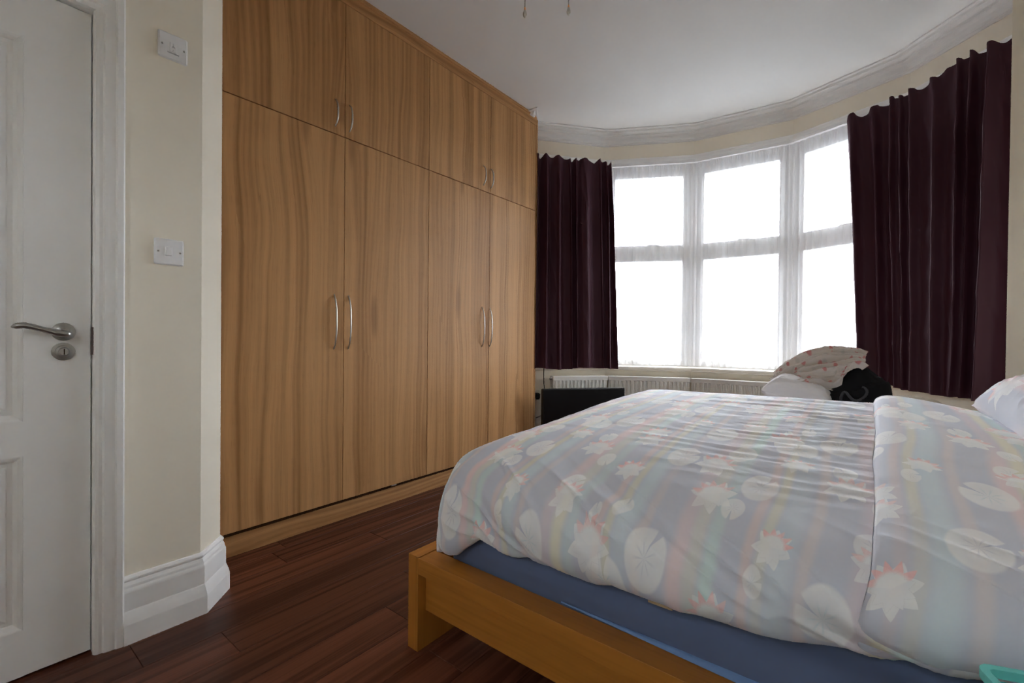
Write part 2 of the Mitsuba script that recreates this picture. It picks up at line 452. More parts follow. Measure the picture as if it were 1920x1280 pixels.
# ------------------------------------------------------------------ door
door = thing('door_1', 'white panelled room door with satin lever handle, in a moulded white frame', 'door')
tag(door, kind='structure')
XF = XW - 0.018                                        # face of the leaf
st, rails = 0.142, [(0.008, 0.138), (0.625, 0.722), (1.79, DZ)]
mun = (DY0 + DY1) / 2
leaf = [box(XF - .040, XF, DY1 - st, DY1, .008, DZ, .0015), box(XF - .040, XF, DY0, DY0 + st, .008, DZ, .0015)]
for z0, z1 in rails:
    leaf.append(box(XF - .040, XF, DY0 + st - .002, DY1 - st + .002, z0, z1))
for z0, z1 in ((.138, .625), (.722, 1.79)):
    leaf.append(box(XF - .040, XF, mun - .055, mun + .055, z0, z1))
obj('leaf', cat(*leaf), 'm_door_white', door)


def raised_panel(y0, y1, z0, z1):
    steps = [(0, 0.0), (.004, -.001), (.010, -.004), (.015, -.010), (.018, -.015), (.028, -.015), (.031, -.013), (.060, -.003), (.062, -.003)]
    V, Fc = [], []
    for d, x in steps:
        V += [(XF + x, y0 + d, z0 + d), (XF + x, y1 - d, z0 + d), (XF + x, y1 - d, z1 - d), (XF + x, y0 + d, z1 - d)]
    for i in range(len(steps) - 1):
        for j in range(4):
            k = (j + 1) % 4
            a, b, c, e = 4 * i + j, 4 * i + k, 4 * i + 4 + k, 4 * i + 4 + j
            Fc += [(a, b, c), (a, c, e)]
    q = 4 * (len(steps) - 1)
    Fc += [(q, q + 1, q + 2), (q, q + 2, q + 3)]
    b = len(V)
    V += [(XF - .035, y0, z0), (XF - .035, y1, z0), (XF - .035, y1, z1), (XF - .035, y0, z1)]
    for j in range(4):
        k = (j + 1) % 4
        Fc += [(j, b + k, k), (j, b + j, b + k)]
    Fc += [(b, b + 2, b + 1), (b, b + 3, b + 2)]
    return trimesh.Trimesh(np.array(V), Fc, process=False)


for y0, y1 in ((DY0 + st, mun - .055), (mun + .055, DY1 - st)):
    for z0, z1 in ((.138, .625), (.722, 1.79)):
        obj('panel', raised_panel(y0, y1, z0, z1), 'm_door_white', door)
# architrave swept round the opening, in the wall's plane
ar = [(0, .000), (.004, .010), (.012, .013), (.020, .013), (.024, .018), (.036, .020), (.048, .021), (.052, .026), (.066, .027), (.070, .025), (.070, 0)]
V, Fc = [], []
ip = [(DY1 + .001, 0.0), (DY1 + .001, DZ + .003), (DY0 - .001, DZ + .003), (DY0 - .001, 0.0)]
dirs = [(1, 0), (1, 1), (-1, 1), (-1, 0)]
for (y, z), (a, b) in zip(ip, dirs):
    for o, h in ar:
        V.append((XW + h, y + a * o, z + b * o))
m_ = len(ar)
for i in range(3):
    for j in range(m_):
        k = (j + 1) % m_
        a, b, c, e = i * m_ + j, i * m_ + k, (i + 1) * m_ + k, (i + 1) * m_ + j
        Fc += [(a, b, c), (a, c, e)]
arch = trimesh.Trimesh(np.array(V), Fc, process=False)
trimesh.repair.fix_normals(arch)
struct('trim_4', arch, 'm_door_white', label='white moulded architrave round the door')
struct('trim_5', cat(box(XW - .13, XW - .001, DY1 + .003, DY1 + .013, 0, DZ + .012), box(XW - .13, XW - .001, DY0 - .013, DY0 - .003, 0, DZ + .012), box(XW - .13, XW - .001, DY0 - .012, DY1 + .012, DZ + .003, DZ + .013)), 'm_door_white', label='white door lining behind the architrave')


def turned(prof, at, axis='x', sides=28):
    m = lathe(prof, sides)
    if axis == 'x':
        m.apply_transform(trimesh.transformations.rotation_matrix(math.pi / 2, (0, 1, 0)))
    m.apply_translation(at)
    return m


hy = 0.243
h = obj('lever_handle', turned([(0, .052), (.009, .052), (.0095, .012), (.018, .009), (.0185, .0075), (.026, .006), (.0265, 0), (0, 0)], (XF, hy, .973)), 'm_nickel', door, smooth=35, label='satin nickel lever handle on a round rose')
s = np.linspace(0, 1, 24)
lev = np.stack([XF + .048 + .004 * np.sin(s * 3), hy + .012 - .128 * s, .973 - .004 + .026 * smooth_ if False else .966 + .026 * (3 * s ** 2 - 2 * s ** 3)], 1) if False else np.stack([XF + .048 + .004 * np.sin(s * 3), hy + .010 - .118 * s, .966 + .026 * (3 * s ** 2 - 2 * s ** 3) - .008 * np.clip(s - .8, 0, 1) / .2], 1)
obj('lever', tube(lev, np.interp(s, [0, .05, .2, .5, .8, .93, 1], [.004, .0105, .0105, .0075, .0085, .008, .002]), 12), 'm_nickel', h, smooth=True)
t = obj('thumb_turn', turned([(0, .014), (.010, .0135), (.013, .009), (.018, .008), (.019, .006), (.0255, .005), (.026, 0), (0, 0)], (XF, hy, .915)), 'm_nickel', door, smooth=35, label='round privacy turn with a slot')
obj('slot', box(XF + .0135, XF + .0150, hy - .0012, hy + .0012, .907, .923), 'm_gap', t)
obj('strike_plate', box(XW - .02, XW + .003, DY1 - .0, DY1 + .010, .905, .988, .001), 'm_keep', door)

# ------------------------------------------------------------------ wardrobe
wr = thing('fitted_wardrobe', 'floor to ceiling oak effect fitted wardrobe with four tall and four upper doors', 'wardrobe')
WY = [0.762, 1.335, 1.908, 2.481, 3.043]
ZB, ZD, ZT = .113, 1.996, 2.682


def oak_uv(m, off, along='z'):
    v = m.vertices
    if along == 'z':
        return np.stack([v[:, 1] + v[:, 0] + off, v[:, 2] + off * 1.7], 1)
    return np.stack([v[:, 2] + v[:, 0] + off, v[:, 1] + off * 1.7], 1)


def oak(name, m, parent, off, along='z', **k):
    return obj(name, mikit.ply(m, 'm_oak', False, uv=oak_uv(m, off, along)), None, parent, **k)


obj('carcass', cat(box(-2.78, XD - .020, .720, 3.030, ZB - .02, ZT + .03)), 'm_gap', wr)
oak('side_panel', box(-2.78, XD + .001, .702, .7605, 0, 2.70), wr, 11.0)
oak('side_panel', box(-2.78, XD + .002, 3.0445, 3.060, 0, 2.735, .0008), wr, 12.0)
oak('plinth', box(XPL - .018, XPL, .7606, 3.0444, 0, ZB - .006), wr, 21.0, 'y')
oak('top_filler', box(XPL - .010, XD + .001, .7606, 3.0444, ZT + .002, 2.7595, .0006), wr, 22.4, 'y')
oak('scribe_strip', box(XPL - .010, XD + .010, .7606, 3.010, 2.742, 2.7598, .0006), wr, 23.1, 'y')
obj('plinth_clip', box(XPL, XPL + .012, 1.655, 1.690, ZB - .012, ZB - .003, .002), 'm_steel', wr)
handle_spots = []
for i in range(4):
    y0, y1 = WY[i] + .0012, WY[i + 1] - .0012
    side = 1 if i % 2 == 0 else -1
    yh = (WY[i + 1] - .056 if side > 0 else WY[i] + .026 + (.0 if i == 1 else .0))
    yh = {0: 1.280, 1: 1.361, 2: 2.407, 3: 2.488}[i]
    for z0, z1, nm, hz in ((ZB, ZD - .0018, 'lower_door', (.900, 1.181)), (ZD + .0018, ZT, 'upper_door', (2.034, 2.173))):
        dkey = oak(nm, box(XD - .019, XD, y0, y1, z0, z1, .0012), wr, 1.37 * i + (31.0 if nm[0] == 'u' else 0.0))
        q = np.linspace(-1, 1, 17)
        zc, hl = (hz[0] + hz[1]) / 2, (hz[1] - hz[0]) / 2
        bow = .028 * np.clip(1 - np.abs(q) ** 2.6, 0, 1) ** .8
        pts = np.stack([XD - .002 + bow, np.full(17, yh), zc + hl * q], 1)
        obj('bow_handle', tube(pts, np.interp(np.abs(q), [0, .7, 1], [.0048, .0042, .0034]), 8), 'm_steel', dkey, smooth=True, label='curved satin steel bow handle')

# ------------------------------------------------------------------ switches
def plate_mesh(yc, zc, w, hgt):
    return box(XW, XW + .009, yc - w / 2, yc + w / 2, zc - hgt / 2, zc + hgt / 2, .004)


sw = thing('light_switch', 'white single rocker light switch on the cream wall beside the door', 'switch')
obj('plate', plate_mesh(.4915, 1.240, .082, .086), 'm_plastic_white', sw)
obj('rocker', box(XW + .008, XW + .013, .479, .499, 1.227, 1.257, .002), 'm_plastic_white', sw)
for yy in (.4615, .5215):
    obj('screw', turned([(0, .0102), (.003, .0100), (.0034, .0085), (0, .0085)], (XW, yy, 1.240), sides=12), 'm_nickel', sw, smooth=30)
fs = thing('fan_isolator', 'white fan isolator switch with printed fan symbol, above the light switch', 'switch')
obj('plate', plate_mesh(.500, 1.916, .082, .086), 'm_plastic_white', fs)
obj('slider_recess', box(XW + .0085, XW + .0095, .484, .516, 1.893, 1.897), 'm_grey_print', fs)
obj('slider', box(XW + .0085, XW + .0118, .4905, .5085, 1.898, 1.930, .0015), 'm_plastic_white', fs)
blades = []
for k in range(3):
    a = math.pi / 2 + k * 2 * math.pi / 3
    b = trimesh.creation.cylinder(1.0, .0006, sections=14)
    b.apply_scale((.0026, .0013, 1))
    b.apply_transform(trimesh.transformations.rotation_matrix(a, (0, 0, 1)))
    b.apply_translation((.0027 * math.cos(a), .0027 * math.sin(a), 0))
    b.apply_transform(np.array([[0, 0, 1, XW + .0120], [1, 0, 0, .4995], [0, 1, 0, 1.916], [0, 0, 0, 1.0]]))
    blades.append(b)
obj('fan_symbol', cat(*blades), 'm_grey_print', fs)
marks = []
for zz, txt in ((1.9245, 'O'), (1.9035, 'I')):
    tm = meshkit.text_mesh(txt, .0032, .0004)
    tm.apply_translation(-tm.bounds.mean(0))
    tm.apply_transform(np.array([[0, 0, 1, XW + .0120], [1, 0, 0, .4995], [0, 1, 0, zz], [0, 0, 0, 1.0]]))
    marks.append(tm)
obj('printing', cat(*marks), 'm_grey_print', fs)
for yy in (.470, .530):
    obj('screw', turned([(0, .0102), (.003, .0100), (.0034, .0085), (0, .0085)], (XW, yy, 1.916), sides=12), 'm_nickel', fs, smooth=30)

# ------------------------------------------------------------------ bay windows
def facet(P, Q):
    P, Q = np.array(P), np.array(Q)
    t = (Q - P) / np.linalg.norm(Q - P)
    n = np.array([t[1], -t[0]])
    M = np.eye(4)
    M[:2, 0], M[:2, 1], M[:2, 3] = t, n, P       # local x along the wall, y into the room, z up
    return M, np.linalg.norm(Q - P)


def flocal(M, m):
    m = m.copy()
    m.apply_transform(M)
    return m


TR0, TR1 = 1.665, 1.765
WN = ['white framed bay window behind the left purple curtain', 'white framed bay window with top light just right of the left curtain, behind net', 'middle white framed bay window with top light, behind net',
      'white framed bay window with top light just left of the right purple curtain', 'white framed bay window hidden behind the right purple curtain']
posts = []
for i in range(5):
    M, L = facet(BAY[i], BAY[i + 1])
    w = key_for(f'window_{i + 1}')
    tag(w, WN[i], 'window', kind='structure')
    e = .048
    fr = [box(0.0, e, -.075, 0, .735, 2.45), box(L - e, L, -.075, 0, .735, 2.45), box(e, L - e, -.075, 0, .735, .757), box(e, L - e, -.075, 0, 2.408, 2.45)]
    obj('frame', cat(*[flocal(M, f) for f in fr]), 'm_upvc', w)
    obj('transom', flocal(M, box(e, L - e, -.075, .004, TR0 + .018, TR1 - .018, .004)), 'm_upvc', w)
    for z0, z1, nm in ((.757, TR0 + .018, 'casement'), (TR1 - .018, 2.408, 'top_light')):
        f = .040
        s_ = [box(e, e + f, -.062, .012, z0, z1), box(L - e - f, L - e, -.062, .012, z0, z1), box(e + f, L - e - f, -.062, .012, z0, z0 + f * .8), box(e + f, L - e - f, -.062, .012, z1 - f, z1)]
        sk_ = obj(nm, cat(*[flocal(M, q) for q in s_]), 'm_upvc', w)
        g = box(e + f, L - e - f, -.030, -.029, z0 + f * .8, z1 - f)
        # a single sheet is what thindielectric wants
        a = np.array([[e + f, -.03, z0 + f * .8, 1], [L - e - f, -.03, z0 + f * .8, 1], [L - e - f, -.03, z1 - f, 1], [e + f, -.03, z1 - f, 1]]) @ M.T
        obj('pane', (a[:, :3], np.array([[0, 1, 2], [0, 2, 3]])), 'm_glass', sk_)
        hx = L * .36 if nm == 'casement' else L * .62
        hz = z0 + .016
        hd = cat(flocal(M, box(hx - .02, hx + .03, .012, .024, hz - .010, hz + .012, .003)), flocal(M, tube([(hx + .02, .028, hz + .004), (hx - .02, .034, hz + .012), (hx - .10, .036, hz + .014)], [.006, .006, .005], 8)))
        obj('handle', hd, 'm_steel', sk_, smooth=30)
w = key_for('window_6')  # added out of view, lets in sky as fill light
tag(w, 'small white framed window added unseen behind the camera for fill light', 'window', kind='structure')
obj('frame', cat(box(BW[0], BW[0] + .04, YB - .09, YB - .03, BW[2], BW[3]), box(BW[1] - .04, BW[1], YB - .09, YB - .03, BW[2], BW[3]), box(BW[0] + .04, BW[1] - .04, YB - .09, YB - .03, BW[2], BW[2] + .04), box(BW[0] + .04, BW[1] - .04, YB - .09, YB - .03, BW[3] - .04, BW[3])), 'm_upvc', w)
obj('pane', (np.array([[BW[0] + .04, YB - .06, BW[2] + .04], [BW[1] - .04, YB - .06, BW[2] + .04], [BW[1] - .04, YB - .06, BW[3] - .04], [BW[0] + .04, YB - .06, BW[3] - .04]]), np.array([[0, 2, 1], [0, 3, 2]])), 'm_glass', w)
# mullion posts that close the corners between the frames
for i in range(1, 5):
    P = np.array(BAY[i])
    a, b = inward(BAY, .012)[i], inward(BAY, -.12)[i]
    t1 = (np.array(BAY[i - 1]) - P) / np.linalg.norm(np.array(BAY[i - 1]) - P) * .03
    t2 = (np.array(BAY[i + 1]) - P) / np.linalg.norm(np.array(BAY[i + 1]) - P) * .03
    posts.append(prism([a + t1, a, a + t2, b + t2 * 1.6, b, b + t1 * 1.6], .735, 2.45))
for i, pm in enumerate(posts):
    struct(f'trim_{6 + i}', pm, 'm_upvc', label='white mullion post between two bay windows')

# ------------------------------------------------------------------ curtain rail, nets, curtains
rail = thing('curtain_rail', 'white curtain rail bent round the bay above the nets', 'curtain rail')
obj('rail', band(inward(BAY, 0), .075, .088, 2.452, 2.474), 'm_plastic_white', rail)
rail2 = inward(BAY, .082)


def net(s0, s1, label, seed, z0=.745):
    P = inward(BAY, .050)
    n, m = int((s1 - s0) * 220), 60
    s = np.linspace(s0, s1, n)
    z = np.linspace(z0, 2.452, m)
    S, Z = np.meshgrid(s, z, indexing='ij')
    pos, _ = polyline_at(P, S)
    e = 1e-3
    t = polyline_at(P, S + e)[0] - polyline_at(P, S - e)[0]
    t /= np.linalg.norm(t, axis=-1, keepdims=True)
    nrm = np.stack([t[..., 1], -t[..., 0]], -1)
    ph = S * 2 * np.pi / .050 + 3 * meshkit.noise(np.stack([S * 6, Z * .6, S * 0], -1), seed)
    head = np.clip((Z - 2.30) / .12, 0, 1)
    amp = .006 + .010 * meshkit.noise(np.stack([S * 5, Z * .8, S * 0 + 4], -1), seed)
    d = amp * np.sin(ph) * (1 - .5 * head) + .004 * np.sin(S * 2 * np.pi / .017) * head + .008
    xy = pos + nrm * d[..., None]
    V = np.concatenate([xy, Z[..., None]], -1)
    uv = np.stack([S, Z], -1)
    idx = np.arange(n * m).reshape(n, m)
    a, b, c, dd = idx[:-1, :-1].ravel(), idx[1:, :-1].ravel(), idx[1:, 1:].ravel(), idx[:-1, 1:].ravel()
    mesh = trimesh.Trimesh(V.reshape(-1, 3), np.vstack([np.stack([a, b, c], 1), np.stack([a, c, dd], 1)]), process=False)
    obj('net_curtain', mikit.ply(mesh, 'm_net', True, uv=uv.reshape(-1, 2)), None, label=label, cat='net curtain')


_, LB = polyline_at(inward(BAY, .05), 0.0)
cum = np.r_[0, np.cumsum(np.linalg.norm(np.diff(inward(BAY, .05), axis=0), axis=1))]
net(cum[0] + .06, cum[2] - .004, 'sheer white net curtain over the window just right of the left purple curtain', 1)
net(cum[2] + .004, cum[3] - .004, 'sheer white net curtain over the middle bay window', 2)
net(cum[3] + .004, cum[5] - .10, 'sheer white net curtain over the window just left of the right purple curtain', 3)


def curtain(P, s0, s1, s1b, z_bot, pleats, seed, name_label, s0b=None, top_sag=.035):
    """a heavy pleated curtain hung along the plan polyline P between s0 and s1 (s0b, s1b at the foot)"""
    n, m = pleats * 22, 70
    a = np.linspace(0, 1, n)
    b = np.linspace(0, 1, m)
    Aa, Bb = np.meshgrid(a, b, indexing='ij')
    r = np.random.default_rng(seed)
    s0b = s0 if s0b is None else s0b
    wob = meshkit.noise(np.stack([Aa * 7, Bb * 1.3, Aa * 0], -1), seed) - .5
    S = (s0 + (s0b - s0) * Bb) * (1 - Aa) + (s1 + (s1b - s1) * Bb) * Aa
    pos, _ = polyline_at(P, S)
    t = polyline_at(P, S + 2e-2)[0] - polyline_at(P, S - 2e-2)[0]
    t /= np.linalg.norm(t, axis=-1, keepdims=True)
    nrm = np.stack([t[..., 1], -t[..., 0]], -1)
    knots = np.cumsum(r.uniform(.45, 1.7, pleats))
    knots = np.r_[0, knots / knots[-1]]
    wob2 = meshkit.noise(np.stack([Aa * 3.1, Bb * .8 + 3, Aa * 0], -1), seed + 9) - .5
    phase = np.interp(np.clip(Aa + (.030 * wob + .03 * wob2) * np.clip(Bb * 3, 0, 1) * np.clip(np.minimum(Aa, 1 - Aa) * 8, 0, 1), 0, 1), knots, np.arange(pleats + 1)) * 2 * np.pi
    ampk = r.uniform(.35, 1.35, pleats + 1)
    amp = np.interp(Aa, knots, ampk) * (.018 + .020 * np.clip(Bb * 4, 0, 1))
    # low down some pleats melt away
    half = .5 + .5 * np.sin(phase * .5 + 1.3)
    d = amp * (np.sin(phase) * (1 - .6 * Bb * half) + .22 * np.sin(2 * phase + r.uniform(0, 6)) + .40 * np.sin(phase * .5 + r.uniform(0, 6)) * Bb)
    d += .045 * wob * Bb + .030 * wob2 * np.sin(Bb * np.pi) + .007 * (meshkit.fbm(np.stack([Aa * 22 + Bb * 3, Bb * 6, Aa * 0 + 2], -1), 3, seed) - .5)
    n8 = meshkit.noise(np.stack([Aa * 14 - Bb * 5, Bb * 7 + Aa * 4, Aa * 0], -1), seed + 12)
    d += .006 * (1 - np.abs(2 * n8 - 1)) ** 3
    head = np.clip(1 - Bb / .05, 0, 1)
    d += head * .008 * np.sin(phase * 2)
    lateral = .40 * amp * np.cos(phase)
    xy = pos + nrm * d[..., None] + t * lateral[..., None]
    kk = np.linspace(0, 1, pleats * 2 + 3)
    rag = np.interp(a, kk, np.where(r.uniform(0, 1, len(kk)) > .62, r.uniform(.3, 1.0, len(kk)), r.uniform(-.25, .1, len(kk))))
    ztop = 2.456 + .010 * np.sin(phase * 1 + .6) - (top_sag * rag[:, None])
    zb = z_bot(Aa) + .016 * (meshkit.noise(np.stack([Aa * 9, Aa * 0, Aa * 0], -1), seed + 3) - .5)
    Zz = ztop + (zb - ztop) * Bb
    V = np.concatenate([xy, Zz[..., None]], -1)
    return obj('curtain', sheet(V, None, .004), 'm_curtain', smooth=True, label=name_label, cat='curtain', group=None)


LBAY = inward(BAY, .185)
CUML = np.r_[0, np.cumsum(np.linalg.norm(np.diff(LBAY, axis=0), axis=1))]
curtain(LBAY, .058, CUML[1] + .005, CUML[1] + .075, lambda a: .715 + 0 * a, 8, 11, 'dark plum purple curtain on the left, next to the oak wardrobe', s0b=.052)
curtain(LBAY, CUML[3] + .40, CUML[5] - .015, CUML[5] - .055, lambda a: .722 - .04 * np.clip((a - .12) / .25, 0, 1) - .01 * a, 9, 23, 'wide dark plum purple curtain on the right, next to the cream wall', s0b=CUML[3] + .47)

# ------------------------------------------------------------------ radiator
rad = thing('radiator', 'white ribbed panel radiator bent under the bay window sill', 'radiator')


def fluted(M, x0, x1, z0, z1, y):
    pitch = .0333
    n = max(1, int(round((x1 - x0 - .03) / pitch)))
    pitch = (x1 - x0 - .03) / n
    prof = []
    for k in range(n):
        a = x0 + .015 + k * pitch
        prof += [(a, y - .010), (a + pitch * .14, y - .010), (a + pitch * .30, y), (a + pitch * .70, y), (a + pitch * .86, y - .010)]
    prof += [(x1 - .015, y - .010)]
    body = prism([(x0 + .005, y - .022)] + [(x0 + .005, y - .010)] + prof + [(x1 - .005, y - .010), (x1 - .005, y - .022)], z0 + .03, z1 - .035)
    rails_ = [box(x0, x1, y - .024, y + .001, z1 - .038, z1, .004), box(x0, x1, y - .024, y + .001, z0, z0 + .033, .004)]
    grill = [box(x0 + .004, x1 - .004, y - .075, y - .02, z1 - .012, z1 - .002)]
    back = [box(x0, x1, y - .085, y - .068, z0, z1 - .004, .003)]
    return flocal(M, cat(body, *rails_)), flocal(M, cat(*grill)), flocal(M, cat(*back))


inn = inward(BAY, .215)
for i, (a0, a1) in enumerate(((.215, None), (None, None), (None, None))):
    M, L = facet(BAY[i], BAY[i + 1])
    # where the offset line of this facet starts and ends in the facet's own metres
    def along(P):
        return float((np.array(P) - np.array(BAY[i])) @ M[:2, 0])
    x0 = a0 if a0 else along(inn[i])
    x1 = along(inn[i + 1])
    if i == 2:
        x1 -= .04
    f, g, b = fluted(M, x0, x1, .165, .655, .215)
    obj('ribbed_panel', f, 'm_radiator', rad)
    obj('grill', g, 'm_radiator', rad)
    obj('back_panel', b, 'm_radiator', rad)
M0, L0 = facet(BAY[0], BAY[1])
M2, L2 = facet(BAY[2], BAY[3])
obj('bleed_valve', flocal(M0, tube([(.195, .18, .632), (.217, .18, .632)], [.008, .008], 10)), 'm_nickel', rad)
for M, xx in ((M0, .30), (M2, .45)):
    obj('pipe', flocal(M, tube([(xx, .185, .17), (xx, .185, .10), (xx, .185, 0.0)], .0075, 8)), 'm_radiator', rad)
for i in range(3):
    M, L = facet(BAY[i], BAY[i + 1])
    obj('bracket', flocal(M, box(L * .5 - .02, L * .5 + .02, .10, .14, .25, .60)), 'm_radiator', rad)

# ------------------------------------------------------------------ television
tv = thing('television', 'black flat television on the floor in front of the radiator', 'television')
TVY = .40
obj('casing', flocal(M0, box(.072, .765, TVY - .045, TVY - .004, .135, .572, .006)), 'm_black', tv)
obj('screen', flocal(M0, box(.084, .753, TVY - .004, TVY - .0025, .152, .560)), 'm_black_gloss', tv)
obj('stand', flocal(M0, cat(box(.39, .45, TVY - .04, TVY - .01, .012, .20, .004), box(.24, .60, TVY - .13, TVY + .07, 0, .014, .004))), 'm_black', tv)
obj('top_glint', flocal(M0, box(.60, .762, TVY - .040, TVY - .006, .5720, .5735)), 'm_nickel', tv)  # bright metal strip imitating the reflection on the casing top
cab = np.array([(.150, .165, .74), (.150, .17, .60), (.158, .175, .50), (.170, .185, .43), (.190, .20, .395), (.185, .20, .375), (.150, .19, .35), (.115, .18, .325), (.085, .17, .31)])
u = np.linspace(0, len(cab) - 1, 50)
cab = np.stack([np.interp(u, range(len(cab)), cab[:, k]) for k in range(3)], 1)
obj('cable', flocal(M0, tube(cab, .0035, 6)), 'm_black', smooth=True, label='thin black cable hanging from under the left curtain beside the wardrobe', cat='cable')
pl = thing('wall_plug', 'black round plug in the wall between wardrobe and television', 'plug')
obj('socket', flocal(M0, box(.045, .13, .10, .108, .445, .53, .003)), 'm_sill', pl)
obj('plug_body', flocal(M0, cat(box(.085, .128, .108, .150, .460, .512, .010))), 'm_black', pl)

# ------------------------------------------------------------------ bed
bed = thing('bed', 'low honey coloured wooden bed frame standing on the dark floor', 'bed')
BX, BY0, BY1, BXH, BZ = -1.134, .928, 2.46, .97, .290


def wood(name, m, off, along='x', parent=bed, **k):
    v = m.vertices
    uv = {'x': np.stack([v[:, 1] + v[:, 2] + off, v[:, 0] + off], 1), 'y': np.stack([v[:, 0] + v[:, 2] + off, v[:, 1] + off], 1), 'z': np.stack([v[:, 0] + v[:, 1] + off, v[:, 2] + off], 1)}[along]
    return obj(name, mikit.ply(m, 'm_bedwood', False, uv=uv), None, parent, **k)


PT = .0455
wood('foot_post', box(BX, BX + PT, BY0, BY0 + .225, 0, BZ, .001), 1, 'z')
wood('foot_post', box(BX, BX + PT, BY1 - .225, BY1, 0, BZ, .001), 2, 'z')
wood('foot_rail', box(BX, BX + PT, BY0 + .2255, BY1 - .2255, .12, BZ, .001), 3, 'y')
wood('foot_cap', box(BX, BX + PT, BY0, BY1, BZ + .0002, BZ + .0022), 3.5, 'y')
for yy0, yy1, yp in ((BY0, BY0 + .070, BY0 + .030), (BY1 - .070, BY1, BY1 - .052)):
    wood('side_rail', box(BX + PT + .001, BXH - .05, yy0, yy1, .240, BZ, .001), 4 + yy0, 'x')
    wood('side_panel', box(BX + PT + .001, BXH - .05, yp, yp + .022, .118, .2395), 6 + yy0, 'x')
wood('headboard', box(BXH - .049, BXH, BY0 - .01, BY1 + .01, 0, .78, .002), 8, 'y')
for k in range(12):
    xx = -1.02 + k * .165
    wood('slat', box(xx, xx + .07, BY0 + .053, BY1 - .053, .205, .222), 9 + k, 'y')
wood('middle_beam', box(BX + PT + .001, BXH - .05, 1.66, 1.70, .14, .2045), 30, 'x')

mat_ = thing('mattress', 'mattress in a plain blue fitted sheet on the wooden bed', 'mattress')


def pillowy(x0, x1, y0, y1, z0, z1, r, nx=60, ny=44, nz=14):
    """a rounded slab as a smooth closed mesh"""
    m = trimesh.creation.box((1, 1, 1))
    m = m.subdivide().subdivide().subdivide().subdivide()
    sx, sy, sz = x1 - x0, y1 - y0, z1 - z0
    v = m.vertices * np.array([sx, sy, sz])
    h_ = np.array([sx, sy, sz]) / 2 - r
    c = np.clip(v, -h_, h_)
    d = v - c
    L = np.linalg.norm(d, axis=1, keepdims=True)
    v = np.where(L > 1e-9, c + d / np.maximum(L, 1e-9) * r, v)
    m = trimesh.Trimesh(v + np.array([(x0 + x1) / 2, (y0 + y1) / 2, (z0 + z1) / 2]), m.faces, process=False)
    return m


mm = pillowy(BX + PT + .048, .905, 1.004, 2.385, .2225, .50, .045)
v = mm.vertices
v[:, 1] += np.where(v[:, 1] < 1.05, .010 * np.sin(v[:, 2] * 55 + v[:, 0] * 1.5) * np.clip((v[:, 2] - .25) * 8, 0, 1), 0)
mm.vertices = v
obj('sheet', mm, 'm_sheet', mat_, smooth=True)
# the sheet's loose lower edge lying on the side rail, a paler blue
xs = np.linspace(-.62, .88, 70)
wd = np.clip((xs + .62) / .5, 0, 1)
V = np.stack([np.stack([xs, 1.000 - .016 * wd, np.full(70, BZ + .003)], 1), np.stack([xs, 1.001 - .008 * wd, np.full(70, BZ + .007)], 1), np.stack([xs, np.full(70, 1.0035), BZ + .004 + .010 * wd], 1)], 1)
obj('loose_hem', sheet(V, None, .002), 'm_sheet_light', mat_, smooth=True, label='paler blue loose edge of the sheet along the rail')


# --- duvet as a draped surface
def sst(a, b, x):
    q = np.clip((x - a) / (b - a), 0, 1)
    return q * q * (3 - 2 * q)


HX = np.array([-1.14, -1.10, -1.03, -.99, -.945, -.90, -.865, -.83, -.79, -.72, -.60, -.45, -.33, -.20, -.10, .0, .05, .14, .30, .95])
HZ = np.array([.300, .300, .304, .314, .336, .368, .388, .390, .382, .394, .410, .419, .424, .428, .436, .455, .470, .486, .50, .51])
# cross section from the near hem over the top to the far hem: y, share of the drop
NY = np.array([.968, .952, .934, .930, .936, .956, .990, 1.045, 1.13, 1.24, 1.38, 1.60, 1.90, 2.18, 2.30, 2.38, 2.44, 2.475, 2.490, 2.490])
ND = np.array([1.0, .97, .86, .72, .58, .44, .33, .235, .145, .075, .030, .005, 0, 0, .012, .055, .15, .30, .50, .80])
# section along the bed from the foot hem
FX = np.array([-1.050, -1.056, -1.062, -1.066, -1.068, -1.062, -1.043, -1.005, -.94, -.84, -.70, .96])
FD = np.array([1.0, .95, .82, .62, .46, .33, .215, .125, .055, .018, 0, 0])


def resample(px, py, n, bias=None):
    L = np.r_[0, np.cumsum(np.hypot(np.diff(px), np.diff(py) * .30))]
    q = np.linspace(0, L[-1], n)
    from scipy.interpolate import PchipInterpolator
    return PchipInterpolator(L, px)(q), PchipInterpolator(L, py)(q), q


